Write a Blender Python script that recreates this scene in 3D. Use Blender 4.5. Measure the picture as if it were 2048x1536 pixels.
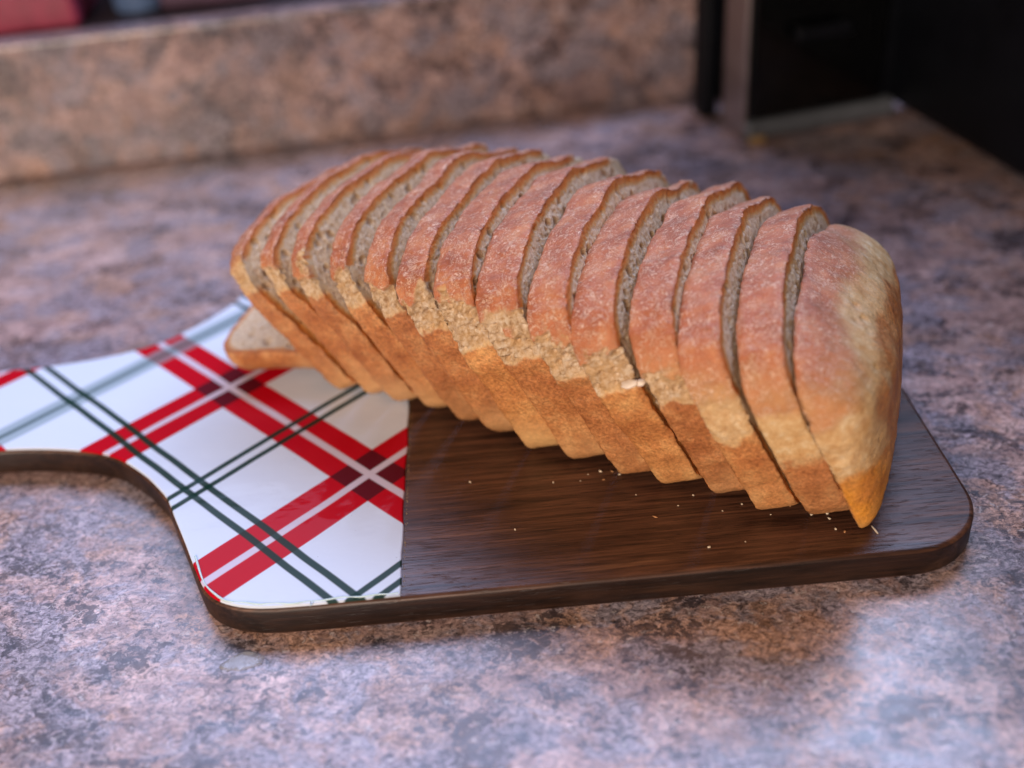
import bpy, math, random
import numpy as np
from mathutils import Vector, Matrix

# ------------------------------------------------------------------ scene, camera, world, lamps
S = bpy.context.scene
COL = S.collection
for o in list(bpy.data.objects):
    bpy.data.objects.remove(o)
ZT = 0.012                     # board thickness: countertop at z = 0, board top at z = ZT

cam_d = bpy.data.cameras.new("camera")
cam = bpy.data.objects.new("camera", cam_d)
COL.objects.link(cam)
right = Vector((0.9958, -0.0518, -0.0749)).normalized()
fwd = Vector((0.0003, 0.8245, -0.5658)).normalized()
up = right.cross(fwd).normalized()
right = fwd.cross(up).normalized()
m = Matrix((right, up, -fwd)).transposed().to_4x4()
m.translation = Vector((0.1152, -0.3641, 0.2391 + ZT))
cam.matrix_world = m
cam_d.sensor_width = 36.0
cam_d.lens = 36.0 * 2125.0 / 2048.0
cam_d.clip_start = 0.01
cam_d.clip_end = 30.0
cam_d.dof.use_dof = True
cam_d.dof.focus_distance = 0.350
cam_d.dof.aperture_fstop = 4.0
cam_d.dof.aperture_blades = 0
S.camera = cam

S.view_settings.view_transform = 'Standard'
S.view_settings.look = 'None'
S.view_settings.exposure = 0.1
S.view_settings.gamma = 1.0
S.render.engine = 'CYCLES'
S.cycles.use_denoising = True
S.cycles.max_bounces = 8
S.render.film_transparent = False

W = bpy.data.worlds.new("World")
S.world = W
W.use_nodes = True
bg = W.node_tree.nodes["Background"]
bg.inputs[0].default_value = (1.0, 0.66, 0.42, 1)
bg.inputs[1].default_value = 0.15


def area_lamp(name, loc, target, sx, sy, power, color):
    d = bpy.data.lights.new(name, 'AREA')
    d.shape = 'RECTANGLE'
    d.size = sx
    d.size_y = sy
    d.energy = power
    d.color = color
    o = bpy.data.objects.new(name, d)
    COL.objects.link(o)
    o.location = loc
    v = Vector(target) - Vector(loc)
    o.rotation_euler = v.to_track_quat('-Z', 'Y').to_euler()
    return o


# daylight from the kitchen window behind the counter: a wide pane and its brighter right part,
# and the warm room lamp behind the viewer
def aim(az, el, dist, centre=(0.12, -0.08, 0.03)):
    a, e = math.radians(az), math.radians(el)
    return (centre[0] + dist * math.cos(e) * math.sin(a), centre[1] + dist * math.cos(e) * math.cos(a), centre[2] + dist * math.sin(e))


area_lamp("window_light", aim(8, 52, 1.5), (0.12, -0.08, 0.03), 2.0, 0.62, 29.0, (0.50, 0.62, 1.0))
area_lamp("bright_window_pane", (0.73, 0.668, 0.915), (0.20, -0.10, 0.0), 0.66, 0.52, 8.0, (0.52, 0.67, 1.0))
area_lamp("room_light", (-0.45, -1.25, 0.50), (0.12, 0.0, 0.05), 0.9, 0.5, 20.0, (1.0, 0.84, 0.71))


# ------------------------------------------------------------------ numpy noise
_rs = np.random.RandomState(7)
_perm = _rs.permutation(4096).astype(np.int64)


def _hash(ix, iy, iz, c=0):
    h = _perm[(ix + c * 131) & 4095]
    h = _perm[(h + iy) & 4095]
    return _perm[(h + iz) & 4095]


_rand = _rs.rand(4096)


def vnoise(P):
    """smooth value noise in [-1, 1]"""
    I = np.floor(P).astype(np.int64)
    F = P - I
    F = F * F * F * (F * (F * 6 - 15) + 10)
    out = np.zeros(len(P))
    for dx in (0, 1):
        wx = F[:, 0] if dx else 1 - F[:, 0]
        for dy in (0, 1):
            wy = F[:, 1] if dy else 1 - F[:, 1]
            for dz in (0, 1):
                wz = F[:, 2] if dz else 1 - F[:, 2]
                out += wx * wy * wz * _rand[_hash(I[:, 0] + dx, I[:, 1] + dy, I[:, 2] + dz)]
    return out * 2 - 1


def fbm(P, freq, octv=3, gain=0.5):
    s = np.zeros(len(P))
    a = 1.0
    t = 0
    for k in range(octv):
        s += a * vnoise(P * freq + 17.3 * k)
        t += a
        a *= gain
        freq *= 2.03
    return s / t


def ridged(P, freq, octv=3):
    s = np.zeros(len(P))
    a = 1.0
    t = 0
    for k in range(octv):
        s += a * (1 - np.abs(vnoise(P * freq + 31.7 * k)) * 2)
        t += a
        a *= 0.55
        freq *= 2.1
    return s / t


def cells(P, freq):
    """F1 distance and id of jittered cells"""
    Q = P * freq
    I = np.floor(Q).astype(np.int64)
    best = np.full(len(P), 9.0)
    bid = np.zeros(len(P))
    for dx in (-1, 0, 1):
        for dy in (-1, 0, 1):
            for dz in (-1, 0, 1):
                J = I + np.array([dx, dy, dz])
                h = _hash(J[:, 0], J[:, 1], J[:, 2])
                c = J + np.stack([_rand[h], _rand[(h * 7 + 3) & 4095], _rand[(h * 13 + 11) & 4095]], 1)
                d = np.sqrt(((Q - c) ** 2).sum(1))
                mk = d < best
                best[mk] = d[mk]
                bid[mk] = _rand[(h[mk] * 5 + 1) & 4095]
    return best, bid


def sstep(a, b, x):
    t = np.clip((x - a) / (b - a), 0, 1)
    return t * t * (3 - 2 * t)


# ------------------------------------------------------------------ object helpers
def tag(o, label=None, cat=None, group=None, kind=None):
    if label: o['label'] = label
    if cat: o['category'] = cat
    if group: o['group'] = group
    if kind: o['kind'] = kind
    return o


def empty(name, loc=(0, 0, 0), rot=(0, 0, 0)):
    o = bpy.data.objects.new(name, None)
    o.empty_display_size = 0.02
    COL.objects.link(o)
    o.location = loc
    o.rotation_euler = rot
    return o


def mesh_obj(name, verts, faces, mat, parent=None, smooth=True, attrs=None):
    me = bpy.data.meshes.new(name)
    verts = np.asarray(verts, dtype=np.float32)
    me.from_pydata([], [], []) if False else None
    if isinstance(faces, np.ndarray):
        nv = len(verts)
        nf = len(faces)
        k = faces.shape[1]
        me.vertices.add(nv)
        me.vertices.foreach_set("co", verts.ravel())
        me.loops.add(nf * k)
        me.loops.foreach_set("vertex_index", faces.astype(np.int32).ravel())
        me.polygons.add(nf)
        me.polygons.foreach_set("loop_start", np.arange(0, nf * k, k, dtype=np.int32))
        me.update(calc_edges=True)
    else:
        me.from_pydata([tuple(v) for v in verts], [], faces)
    me.validate()
    if attrs:
        for an, arr in attrs.items():
            arr = np.asarray(arr, dtype=np.float32)
            if arr.ndim == 1:
                a = me.attributes.new(an, 'FLOAT', 'POINT')
                a.data.foreach_set("value", arr)
            else:
                a = me.attributes.new(an, 'FLOAT_VECTOR', 'POINT')
                a.data.foreach_set("vector", arr.ravel())
    me.polygons.foreach_set("use_smooth", [smooth] * len(me.polygons))
    me.materials.append(mat)
    me.update()
    o = bpy.data.objects.new(name, me)
    COL.objects.link(o)
    if parent is not None:
        o.parent = parent
    return o


def box_mesh(name, size, mat, parent=None, loc=(0, 0, 0), rotz=0.0, bevel=0.0, seg=2):
    import bmesh
    bm = bmesh.new()
    bmesh.ops.create_cube(bm, size=1.0)
    for v in bm.verts:
        v.co = Vector((v.co.x * size[0], v.co.y * size[1], v.co.z * size[2]))
    if bevel > 0:
        bmesh.ops.bevel(bm, geom=bm.edges[:], offset=bevel, segments=seg, affect='EDGES', profile=0.5)
    me = bpy.data.meshes.new(name)
    bm.to_mesh(me)
    bm.free()
    me.materials.append(mat)
    for pg in me.polygons: pg.use_smooth = False
    o = bpy.data.objects.new(name, me)
    COL.objects.link(o)
    o.location = loc
    o.rotation_euler = (0, 0, rotz)
    if parent is not None: o.parent = parent
    return o


# ------------------------------------------------------------------ material helpers
class NT:
    def __init__(self, name):
        self.m = bpy.data.materials.new(name)
        self.m.use_nodes = True
        self.t = self.m.node_tree
        self.b = self.t.nodes["Principled BSDF"]

    def n(self, typ, **kw):
        nd = self.t.nodes.new(typ)
        for k, v in kw.items():
            setattr(nd, k, v)
        return nd

    def put(self, sock, v):
        if v is None: return
        if hasattr(v, 'is_linked') or isinstance(v, bpy.types.NodeSocket):
            self.t.links.new(v, sock)
        else:
            try:
                sock.default_value = v
            except Exception:
                sock.default_value = (*v, 1.0)

    def math(self, op, a, b=None, c=None, clamp=False):
        nd = self.n('ShaderNodeMath', operation=op, use_clamp=clamp)
        self.put(nd.inputs[0], a); self.put(nd.inputs[1], b)
        if c is not None: self.put(nd.inputs[2], c)
        return nd.outputs[0]

    def noise(self, vec, scale, detail=3, rough=0.55, dist=0.0, col=False):
        nd = self.n('ShaderNodeTexNoise')
        if vec is not None: self.put(nd.inputs['Vector'], vec)
        nd.inputs['Scale'].default_value = scale
        nd.inputs['Detail'].default_value = detail
        nd.inputs['Roughness'].default_value = rough
        nd.inputs['Distortion'].default_value = dist
        return nd.outputs['Color' if col else 'Fac']

    def voro(self, vec, scale, feature='F1', out='Distance', rnd=1.0):
        nd = self.n('ShaderNodeTexVoronoi', feature=feature)
        self.put(nd.inputs['Vector'], vec)
        nd.inputs['Scale'].default_value = scale
        nd.inputs['Randomness'].default_value = rnd
        return nd.outputs[out]

    def ramp(self, fac, stops, interp='LINEAR'):
        nd = self.n('ShaderNodeValToRGB')
        nd.color_ramp.interpolation = interp
        el = nd.color_ramp.elements
        while len(el) > 1: el.remove(el[-1])
        for i, (p, c) in enumerate(stops):
            e = el[0] if i == 0 else el.new(p)
            e.position = p
            e.color = (c, c, c, 1) if isinstance(c, (int, float)) else (*c, 1)
        self.put(nd.inputs[0], fac)
        return nd.outputs[0]

    def mix(self, fac, a, b, mode='MIX', clamp=False):
        nd = self.n('ShaderNodeMix', data_type='RGBA', blend_type=mode)
        nd.clamp_result = clamp
        self.put(nd.inputs[0], fac)
        for s, v in ((nd.inputs[6], a), (nd.inputs[7], b)):
            if isinstance(v, tuple) and len(v) == 3: v = (*v, 1.0)
            self.put(s, v)
        return nd.outputs[2]

    def step(self, x, a, b):
        nd = self.n('ShaderNodeMapRange', interpolation_type='SMOOTHSTEP')
        self.put(nd.inputs[0], x)
        self.put(nd.inputs[1], a); self.put(nd.inputs[2], b)
        nd.inputs[3].default_value = 0; nd.inputs[4].default_value = 1
        return nd.outputs[0]

    def bump(self, h, strength=0.3, dist=0.001, normal=None):
        nd = self.n('ShaderNodeBump')
        nd.inputs['Strength'].default_value = strength
        nd.inputs['Distance'].default_value = dist
        self.put(nd.inputs['Height'], h)
        if normal is not None: self.put(nd.inputs['Normal'], normal)
        return nd.outputs[0]

    def geo(self):
        return self.n('ShaderNodeNewGeometry').outputs['Position']

    def obj(self):
        return self.n('ShaderNodeTexCoord').outputs['Object']

    def attr(self, name, out='Vector'):
        return self.n('ShaderNodeAttribute', attribute_name=name).outputs[out]

    def mapping(self, vec, scale=(1, 1, 1), rot=(0, 0, 0), loc=(0, 0, 0)):
        nd = self.n('ShaderNodeMapping')
        self.put(nd.inputs['Vector'], vec)
        nd.inputs['Scale'].default_value = scale
        nd.inputs['Rotation'].default_value = rot
        nd.inputs['Location'].default_value = loc
        return nd.outputs[0]

    def sep(self, vec):
        nd = self.n('ShaderNodeSeparateXYZ')
        self.put(nd.inputs[0], vec)
        return nd.outputs

    def set(self, **kw):
        names = dict(color='Base Color', rough='Roughness', normal='Normal', metal='Metallic', spec='Specular IOR Level',
                     coat='Coat Weight', coat_rough='Coat Roughness', sss='Subsurface Weight', sss_scale='Subsurface Scale',
                     trans='Transmission Weight', ior='IOR', coat_normal='Coat Normal', alpha='Alpha', sheen='Sheen Weight')
        for k, v in kw.items():
            if k == 'sss_radius':
                self.b.inputs['Subsurface Radius'].default_value = v
                continue
            if isinstance(v, tuple) and len(v) == 3: v = (*v, 1.0)
            self.put(self.b.inputs[names[k]], v)
        return self.m


def simple_mat(name, color, rough=0.5, metal=0.0, var=0.12, scale=60.0, bump=0.0):
    t = NT(name)
    nz = t.noise(t.obj(), scale, 4)
    a = tuple(c * (1 - var) for c in color)
    b = tuple(min(1, c * (1 + var)) for c in color)
    c = t.ramp(nz, [(0.3, a), (0.7, b)])
    r = t.ramp(nz, [(0.3, max(0, rough - 0.05)), (0.7, rough + 0.05)])
    kw = dict(color=c, rough=r, metal=metal)
    if bump: kw['normal'] = t.bump(nz, bump, 0.0005)
    return t.set(**kw)


# ---- laminate countertop, printed like granite
def make_laminate(name, seed=0.0, tan_k=1.0, k=1.0):
    t = NT(name)
    P = t.mapping(t.geo(), loc=(seed, seed * 0.7, seed * 1.3), rot=(0, 0, 0.5), scale=(0.85, 1.15, 1.0))
    Pw = t.mix(0.030, P, t.noise(P, 45, 3, col=True), 'ADD')
    Pf = t.mix(0.007, P, t.noise(P, 240, 3, col=True), 'ADD')
    big = t.noise(Pw, 26, 4, 0.6)
    mid = t.noise(Pw, 80, 6, 0.68)
    fine = t.noise(Pf, 560, 5, 0.75)
    base = t.ramp(mid, [(0.32, (0.20, 0.145, 0.150)), (0.43, (0.33, 0.235, 0.225)), (0.52, (0.45, 0.325, 0.305)),
                        (0.62, (0.57, 0.44, 0.42)), (0.74, (0.42, 0.285, 0.245))])
    grey = t.ramp(t.noise(Pw, 42, 6, 0.68), [(0.47, 0.0), (0.55, 0.8)])
    base = t.mix(grey, base, t.ramp(fine, [(0.38, (0.16, 0.155, 0.20)), (0.60, (0.34, 0.33, 0.40))]))
    tan = t.ramp(t.noise(t.mapping(Pw, loc=(3, 1, 2)), 36, 5, 0.65), [(0.54, 0.0), (0.62, 0.8)])
    base = t.mix(t.math('MULTIPLY', tan, tan_k), base, t.ramp(fine, [(0.38, (0.30, 0.175, 0.120)), (0.60, (0.52, 0.34, 0.25))]))
    base = t.mix(1.0, base, t.ramp(fine, [(0.37, 0.36), (0.5, 1.0), (0.63, 1.60)]), 'MULTIPLY')
    base = t.mix(1.0, base, t.ramp(big, [(0.32, 0.66), (0.5, 0.90), (0.68, 1.12)]), 'MULTIPLY')
    base = t.mix(1.0, base, (k, k * 0.90, k * 0.87), 'MULTIPLY')
    # dark mineral specks, clustered
    clus = t.ramp(t.noise(t.mapping(Pw, loc=(9, 4, 7)), 46, 4, 0.6), [(0.46, 0.0), (0.64, 0.19)])
    sp = t.noise(Pf, 330, 6, 0.74)
    dark = t.step(t.math('ADD', sp, clus), 0.618, 0.645)
    base = t.mix(t.math('MULTIPLY', dark, 0.86), base, t.ramp(mid, [(0.4, (0.030, 0.024, 0.032)), (0.6, (0.075, 0.045, 0.040))]))
    lf = t.step(t.noise(t.mapping(Pf, loc=(1, 2, 3)), 360, 4, 0.7), 0.60, 0.66)
    base = t.mix(t.math('MULTIPLY', lf, 0.55), base, (0.74, 0.64, 0.62))
    nrm = t.bump(t.noise(P, 900, 3, 0.6), 0.10, 0.0005)
    rg = t.ramp(t.noise(P, 90, 4, 0.7), [(0.35, 0.22), (0.65, 0.36)])
    return t.set(color=base, rough=rg, normal=nrm, spec=0.62)


# ---- walnut board
def make_wood(name, k=1.0):
    t = NT(name)
    P = t.obj()
    Pg = t.mapping(P, scale=(9, 210, 110), rot=(0, 0, math.radians(-3)))
    g1 = t.noise(Pg, 1.0, 5, 0.6, 1.2)
    Pf = t.mapping(P, scale=(55, 1300, 700), rot=(0, 0, math.radians(-3)))
    g2 = t.noise(Pf, 1.0, 3, 0.6)
    Pp = t.mapping(P, scale=(120, 1700, 900), rot=(0, 0, math.radians(-4)))
    pores = t.step(t.noise(Pp, 1.0, 2, 0.5), 0.60, 0.70)
    c = t.ramp(g1, [(0.28, (0.016, 0.0068, 0.0045)), (0.43, (0.060, 0.0250, 0.0135)), (0.56, (0.100, 0.043, 0.022)), (0.74, (0.150, 0.070, 0.034))])
    c = t.mix(1.0, c, (k, k * 0.95, k), 'MULTIPLY')
    c = t.mix(1.0, c, t.ramp(g2, [(0.3, 0.42), (0.7, 1.55)]), 'MULTIPLY')
    c = t.mix(t.math('MULTIPLY', pores, 0.6), c, (0.016, 0.007, 0.005))
    h = t.math('SUBTRACT', t.math('MULTIPLY', g2, 0.5), t.math('MULTIPLY', pores, 0.8))
    wide = t.noise(t.mapping(P, scale=(14, 30, 20)), 1.0, 4, 0.6)
    rg = t.ramp(wide, [(0.3, 0.30), (0.7, 0.50)])
    return t.set(color=c, rough=rg, normal=t.bump(h, 0.35, 0.0004), spec=0.45)


# ---- tartan print under clear resin (flat print, so it is drawn by nodes)
def make_tartan(name):
    t = NT(name)
    P = t.obj()
    # the print is cut by hand: lines wander slightly
    wob = t.noise(P, 18, 2, 0.5, col=True)
    Pw = t.mix(0.0022, P, t.mix(1.0, wob, (0.5, 0.5, 0.5), 'SUBTRACT'), 'ADD')
    x, y, _ = t.sep(Pw)
    th = -0.8135
    per = 0.09
    c_, s_ = math.cos(th) / per, math.sin(th) / per
    u = t.math('ADD', t.math('MULTIPLY', x, c_), t.math('MULTIPLY', y, s_))
    v = t.math('ADD', t.math('MULTIPLY', x, -s_), t.math('MULTIPLY', y, c_))

    def dist(w, centre):      # distance to the nearest line centre of period 1
        f = t.math('SUBTRACT', w, centre)
        f = t.math('FRACT', t.math('ADD', f, 0.5))
        return t.math('ABSOLUTE', t.math('SUBTRACT', f, 0.5))

    def band(d, a, b, soft=0.004):
        lo = t.step(d, a - soft, a + soft) if a > 0 else 1.0
        hi = t.math('SUBTRACT', 1.0, t.step(d, b - soft, b + soft))
        return t.math('MULTIPLY', lo, hi)
    du, dv = dist(u, 0.0), dist(v, 0.0)
    gu, gv = dist(u, 0.508), dist(v, 0.502)
    white = (0.65, 0.71, 0.82)
    red = (0.50, 0.002, 0.012)
    maroon = (0.115, 0.006, 0.014)
    green = (0.003, 0.028, 0.016)
    ru, rv = band(du, 0, 0.118), band(dv, 0, 0.112)
    both = t.math('MULTIPLY', ru, rv)
    col = t.mix(t.math('MAXIMUM', ru, rv), white, red)
    col = t.mix(both, col, maroon)
    wu, wv = band(du, 0, 0.0165), band(dv, 0, 0.0165)
    w_ = t.math('MAXIMUM', wu, wv)
    col = t.mix(w_, col, (0.62, 0.54, 0.63))
    g1, g2 = band(gu, 0.019, 0.047), band(gv, 0.021, 0.050)
    # one pair is drawn as a pale grey-green stripe with a thin dark core
    far = t.math('MULTIPLY', t.step(u, -0.30, -0.29), 1.0)
    pale = t.math('MULTIPLY', band(gu, 0, 0.062, 0.006), t.math('SUBTRACT', 1.0, far))
    col = t.mix(t.math('MULTIPLY', pale, 0.62), col, (0.16, 0.25, 0.27))
    core = t.math('MULTIPLY', band(gu, 0, 0.012, 0.006), t.math('SUBTRACT', 1.0, far))
    col = t.mix(t.math('MULTIPLY', core, 0.8), col, (0.02, 0.06, 0.05))
    col = t.mix(t.math('MULTIPLY', t.math('MULTIPLY', g1, far), 0.96), col, green)
    col = t.mix(t.math('MULTIPLY', g2, 0.96), col, green)
    fleck = t.step(t.noise(P, 900, 2, 0.5), 0.76, 0.79)
    col = t.mix(t.math('MULTIPLY', fleck, 0.5), col, (0.10, 0.09, 0.10))
    wav = t.bump(t.noise(t.mapping(P, scale=(1, 1.6, 1)), 55, 3, 0.5), 0.25, 0.0012)
    return t.set(color=col, rough=0.45, spec=0.02, coat=0.09, coat_rough=0.04, coat_normal=wav, normal=wav)


# ---- bread
def make_crust(name):
    t = NT(name)
    P = t.attr('loafco')
    Z = t.attr('zone')            # x: top skin, y: pan side, z: torn
    zx, zy, zz = t.sep(Z)
    rim = t.attr('rim', 'Fac')    # millimetres in from the cut edge (0 on the outside)
    org_glow = t.attr('orange', 'Fac')  # heel's lower corner: orange light through the bread, painted into the colour
    tone = t.attr('tone', 'Fac')
    hx, hw, hh = t.sep(P)
    n0 = t.noise(P, 38, 3, 0.5)
    n1 = t.noise(P, 95, 5, 0.62)
    n2 = t.noise(P, 900, 5, 0.65)
    n3 = t.noise(P, 3200, 3, 0.6)
    # skin of the dome: brown red, dusted and crackled, paler and more golden low down
    skin = t.ramp(n1, [(0.28, (0.30, 0.078, 0.030)), (0.50, (0.48, 0.148, 0.060)), (0.72, (0.64, 0.265, 0.115))])
    lowm = t.math('SUBTRACT', 1.0, t.step(t.math('ADD', hh, t.math('MULTIPLY', t.math('SUBTRACT', n1, 0.5), 0.035)), 0.054, 0.072))
    skin = t.mix(t.math('MULTIPLY', lowm, t.ramp(n0, [(0.35, 0.35), (0.6, 0.9)])), skin, (0.66, 0.36, 0.150))
    cw = t.mix(0.0045, P, t.noise(P, 260, 3, col=True), 'ADD')
    v0 = t.math('ABSOLUTE', t.math('SUBTRACT', t.noise(cw, 240, 4, 0.65, 0.5), 0.5))
    vein = t.math('SUBTRACT', 1.0, t.step(v0, 0.004, 0.022))
    v1 = t.math('ABSOLUTE', t.math('SUBTRACT', t.noise(t.mapping(cw, loc=(4, 2, 1)), 120, 4, 0.6, 0.8), 0.5))
    vein1 = t.math('SUBTRACT', 1.0, t.step(v1, 0.003, 0.013))
    vm = t.ramp(t.noise(P, 180, 3), [(0.42, 0.0), (0.60, 0.85)])
    fm = t.ramp(t.noise(P, 240, 4, 0.65), [(0.44, 0.0), (0.62, 1.0)])
    fl = t.math('MULTIPLY', t.step(t.noise(P, 800, 4, 0.7), 0.54, 0.60), fm)
    dust = t.math('MAXIMUM', t.math('MAXIMUM', t.math('MULTIPLY', vein, vm), t.math('MULTIPLY', vein1, 0.8)), fl)
    skin = t.mix(t.math('MULTIPLY', dust, 0.68), skin, (0.95, 0.68, 0.50))
    skin = t.mix(1.0, skin, t.ramp(n3, [(0.3, 0.80), (0.7, 1.14)]), 'MULTIPLY')
    spots = t.step(t.noise(t.mapping(P, loc=(2, 8, 5)), 520, 2, 0.5), 0.735, 0.765)
    skin = t.mix(t.math('MULTIPLY', spots, 0.75), skin, (0.17, 0.05, 0.025))
    # pan side: even orange brown with tiny pores
    side = t.ramp(n1, [(0.28, (0.32, 0.100, 0.030)), (0.5, (0.47, 0.180, 0.058)), (0.72, (0.62, 0.31, 0.120))])
    side = t.mix(t.math('MULTIPLY', t.math('SUBTRACT', 1.0, t.step(zy, 0.55, 1.0)), 0.8), side, (0.66, 0.42, 0.20))
    side = t.mix(1.0, side, t.ramp(n2, [(0.34, 0.66), (0.5, 1.0), (0.66, 1.32)]), 'MULTIPLY')
    side = t.mix(1.0, side, t.ramp(n3, [(0.3, 0.80), (0.7, 1.18)]), 'MULTIPLY')
    pits = t.step(t.noise(P, 1100, 3, 0.6), 0.66, 0.72)
    side = t.mix(t.math('MULTIPLY', pits, 0.5), side, (0.17, 0.045, 0.015))
    lo2 = t.math('SUBTRACT', 1.0, t.step(hh, 0.004, 0.028))
    side = t.mix(t.math('MULTIPLY', lo2, t.ramp(n0, [(0.4, 0.15), (0.65, 0.7)])), side, (0.60, 0.34, 0.15))
    side = t.mix(1.0, side, t.ramp(tone, [(0.0, (0.74, 0.70, 0.72)), (0.5, (1.0, 1.0, 1.0)), (1.0, (1.24, 1.34, 1.20))]), 'MULTIPLY')
    side = t.mix(org_glow, side, t.mix(1.0, t.mix(n1, (0.50, 0.14, 0.012), (0.80, 0.36, 0.03)), t.ramp(n2, [(0.32, 0.7), (0.5, 1.0), (0.7, 1.3)]), 'MULTIPLY'))
    # pale baked and torn parts
    pale = t.ramp(t.noise(P, 230, 6, 0.7), [(0.28, (0.46, 0.22, 0.070)), (0.42, (0.60, 0.34, 0.135)), (0.55, (0.70, 0.46, 0.22)), (0.72, (0.82, 0.65, 0.42))])
    pale = t.mix(1.0, pale, t.ramp(n3, [(0.3, 0.82), (0.7, 1.14)]), 'MULTIPLY')
    ppit = t.step(t.noise(t.mapping(P, loc=(7, 1, 3)), 620, 3, 0.6), 0.66, 0.71)
    pale = t.mix(t.math('MULTIPLY', ppit, 0.55), pale, (0.34, 0.17, 0.07))
    torn = t.ramp(t.noise(P, 480, 6, 0.72), [(0.28, (0.20, 0.095, 0.038)), (0.42, (0.42, 0.26, 0.13)), (0.52, (0.57, 0.41, 0.26)), (0.68, (0.70, 0.58, 0.44))])
    tg = t.ramp(t.noise(P, 150, 3), [(0.45, 0.0), (0.62, 0.6)])
    torn = t.mix(tg, torn, (0.52, 0.30, 0.12))
    col = t.mix(zy, pale, side)
    col = t.mix(zx, col, skin)
    col = t.mix(zz, col, torn)
    # baked line seen on the cut face
    rr = t.math('ADD', t.math('DIVIDE', rim, 4.8), t.math('MULTIPLY', t.math('SUBTRACT', t.noise(P, 500, 4, 0.6), 0.5), 0.9))
    col2 = t.ramp(rr, [(0.05, (0.50, 0.130, 0.022)), (0.50, (0.64, 0.220, 0.042)), (0.76, (0.66, 0.36, 0.13)), (1.0, (0.66, 0.47, 0.29))])
    pl = t.math('MULTIPLY', t.math('SUBTRACT', 1.0, zx), t.math('SUBTRACT', 1.0, zy))
    col2 = t.mix(pl, col2, (0.62, 0.46, 0.29))
    col2 = t.mix(1.0, col2, t.ramp(n3, [(0.3, 0.80), (0.7, 1.15)]), 'MULTIPLY')
    col = t.mix(t.step(rim, 0.02, 0.25), col, col2)
    h = t.math('ADD', t.math('MULTIPLY', n2, 0.9), t.math('MULTIPLY', n3, 0.3))
    h = t.math('ADD', h, t.math('MULTIPLY', t.math('MULTIPLY', dust, zx), 0.4))
    rg = t.ramp(n2, [(0.3, 0.40), (0.7, 0.60)])
    return t.set(color=col, rough=rg, normal=t.bump(h, 0.7, 0.0006), spec=0.42)


def make_crumb(name):
    t = NT(name)
    P = t.attr('loafco')
    dep = t.attr('pore', 'Fac')
    n1 = t.noise(P, 520, 5, 0.7)
    n2 = t.noise(P, 2600, 3, 0.6)
    c = t.ramp(n1, [(0.28, (0.42, 0.26, 0.14)), (0.42, (0.68, 0.48, 0.30)), (0.60, (0.86, 0.70, 0.50))])
    c = t.mix(1.0, c, t.ramp(n2, [(0.3, 0.74), (0.7, 1.16)]), 'MULTIPLY')
    c = t.mix(t.math('MULTIPLY', dep, 0.45), c, (0.30, 0.16, 0.08))
    h = t.math('ADD', n1, t.math('MULTIPLY', n2, 0.6))
    return t.set(color=c, rough=0.75, normal=t.bump(h, 0.7, 0.0007), spec=0.3, sss=0.12, sss_scale=0.0015, sss_radius=(1.0, 0.7, 0.45))


M_LAM = make_laminate("laminate", 0.0, 1.0, 0.96)
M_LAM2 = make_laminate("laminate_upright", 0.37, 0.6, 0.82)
M_WOOD = make_wood("dark_wood")
M_EDGE_SHADE = make_wood("shaded_edge", 0.26)  # same wood, darkened to paint the shade on the board's sides
M_TART = make_tartan("tartan_print")
M_CRUST = make_crust("crust")
M_CRUMB = make_crumb("crumb")
M_BLACK = simple_mat("black_plastic", (0.0022, 0.0026, 0.0045), 0.5, 0, 0.2)
M_BLACK.node_tree.nodes["Principled BSDF"].inputs["Specular IOR Level"].default_value = 0.18
M_GLOSS = simple_mat("black_glass", (0.0012, 0.0012, 0.0015), 0.12, 0, 0.2)
M_STEEL = simple_mat("brushed_steel", (0.42, 0.36, 0.35), 0.38, 1.0, 0.1, 40)
M_TRIM = simple_mat("grey_trim", (0.15, 0.165, 0.19), 0.4, 0.4, 0.1)
M_GLINT = simple_mat("base_glint", (0.42, 0.27, 0.12), 0.45, 0.3, 0.15)  # yellowish reflection at the appliance base, put into colour
M_DARK = simple_mat("dark_sill", (0.035, 0.022, 0.024), 0.5, 0, 0.2)
M_RED = simple_mat("crimson_plastic", (0.30, 0.035, 0.075), 0.4, 0, 0.25)
M_BLUE = simple_mat("blue_plastic", (0.10, 0.16, 0.30), 0.4, 0, 0.2)
M_PURP = simple_mat("plum_cloth", (0.10, 0.05, 0.09), 0.7, 0, 0.2)
M_CRB = simple_mat("loose_crumb", (0.74, 0.60, 0.44), 0.8, 0, 0.2, 900)


# ------------------------------------------------------------------ counter and backsplash
def grid_plane(name, x0, x1, y0, y1, z, mat):
    return mesh_obj(name, [(x0, y0, z), (x1, y0, z), (x1, y1, z), (x0, y1, z)], [(0, 1, 2, 3)], mat, smooth=False)


ct = mesh_obj('countertop', [(-1.2, -0.62, 0), (1.3, -0.62, 0), (1.3, 0.55, 0), (-1.2, 0.55, 0),
                             (-1.2, -0.62, -0.04), (1.3, -0.62, -0.04), (1.3, 0.55, -0.04), (-1.2, 0.55, -0.04)],
              [(0, 1, 2, 3), (7, 6, 5, 4), (0, 4, 5, 1), (1, 5, 6, 2), (2, 6, 7, 3), (3, 7, 4, 0)], M_LAM, smooth=False)
tag(ct, 'speckled pink and grey granite-look laminate countertop', kind='structure')

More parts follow.
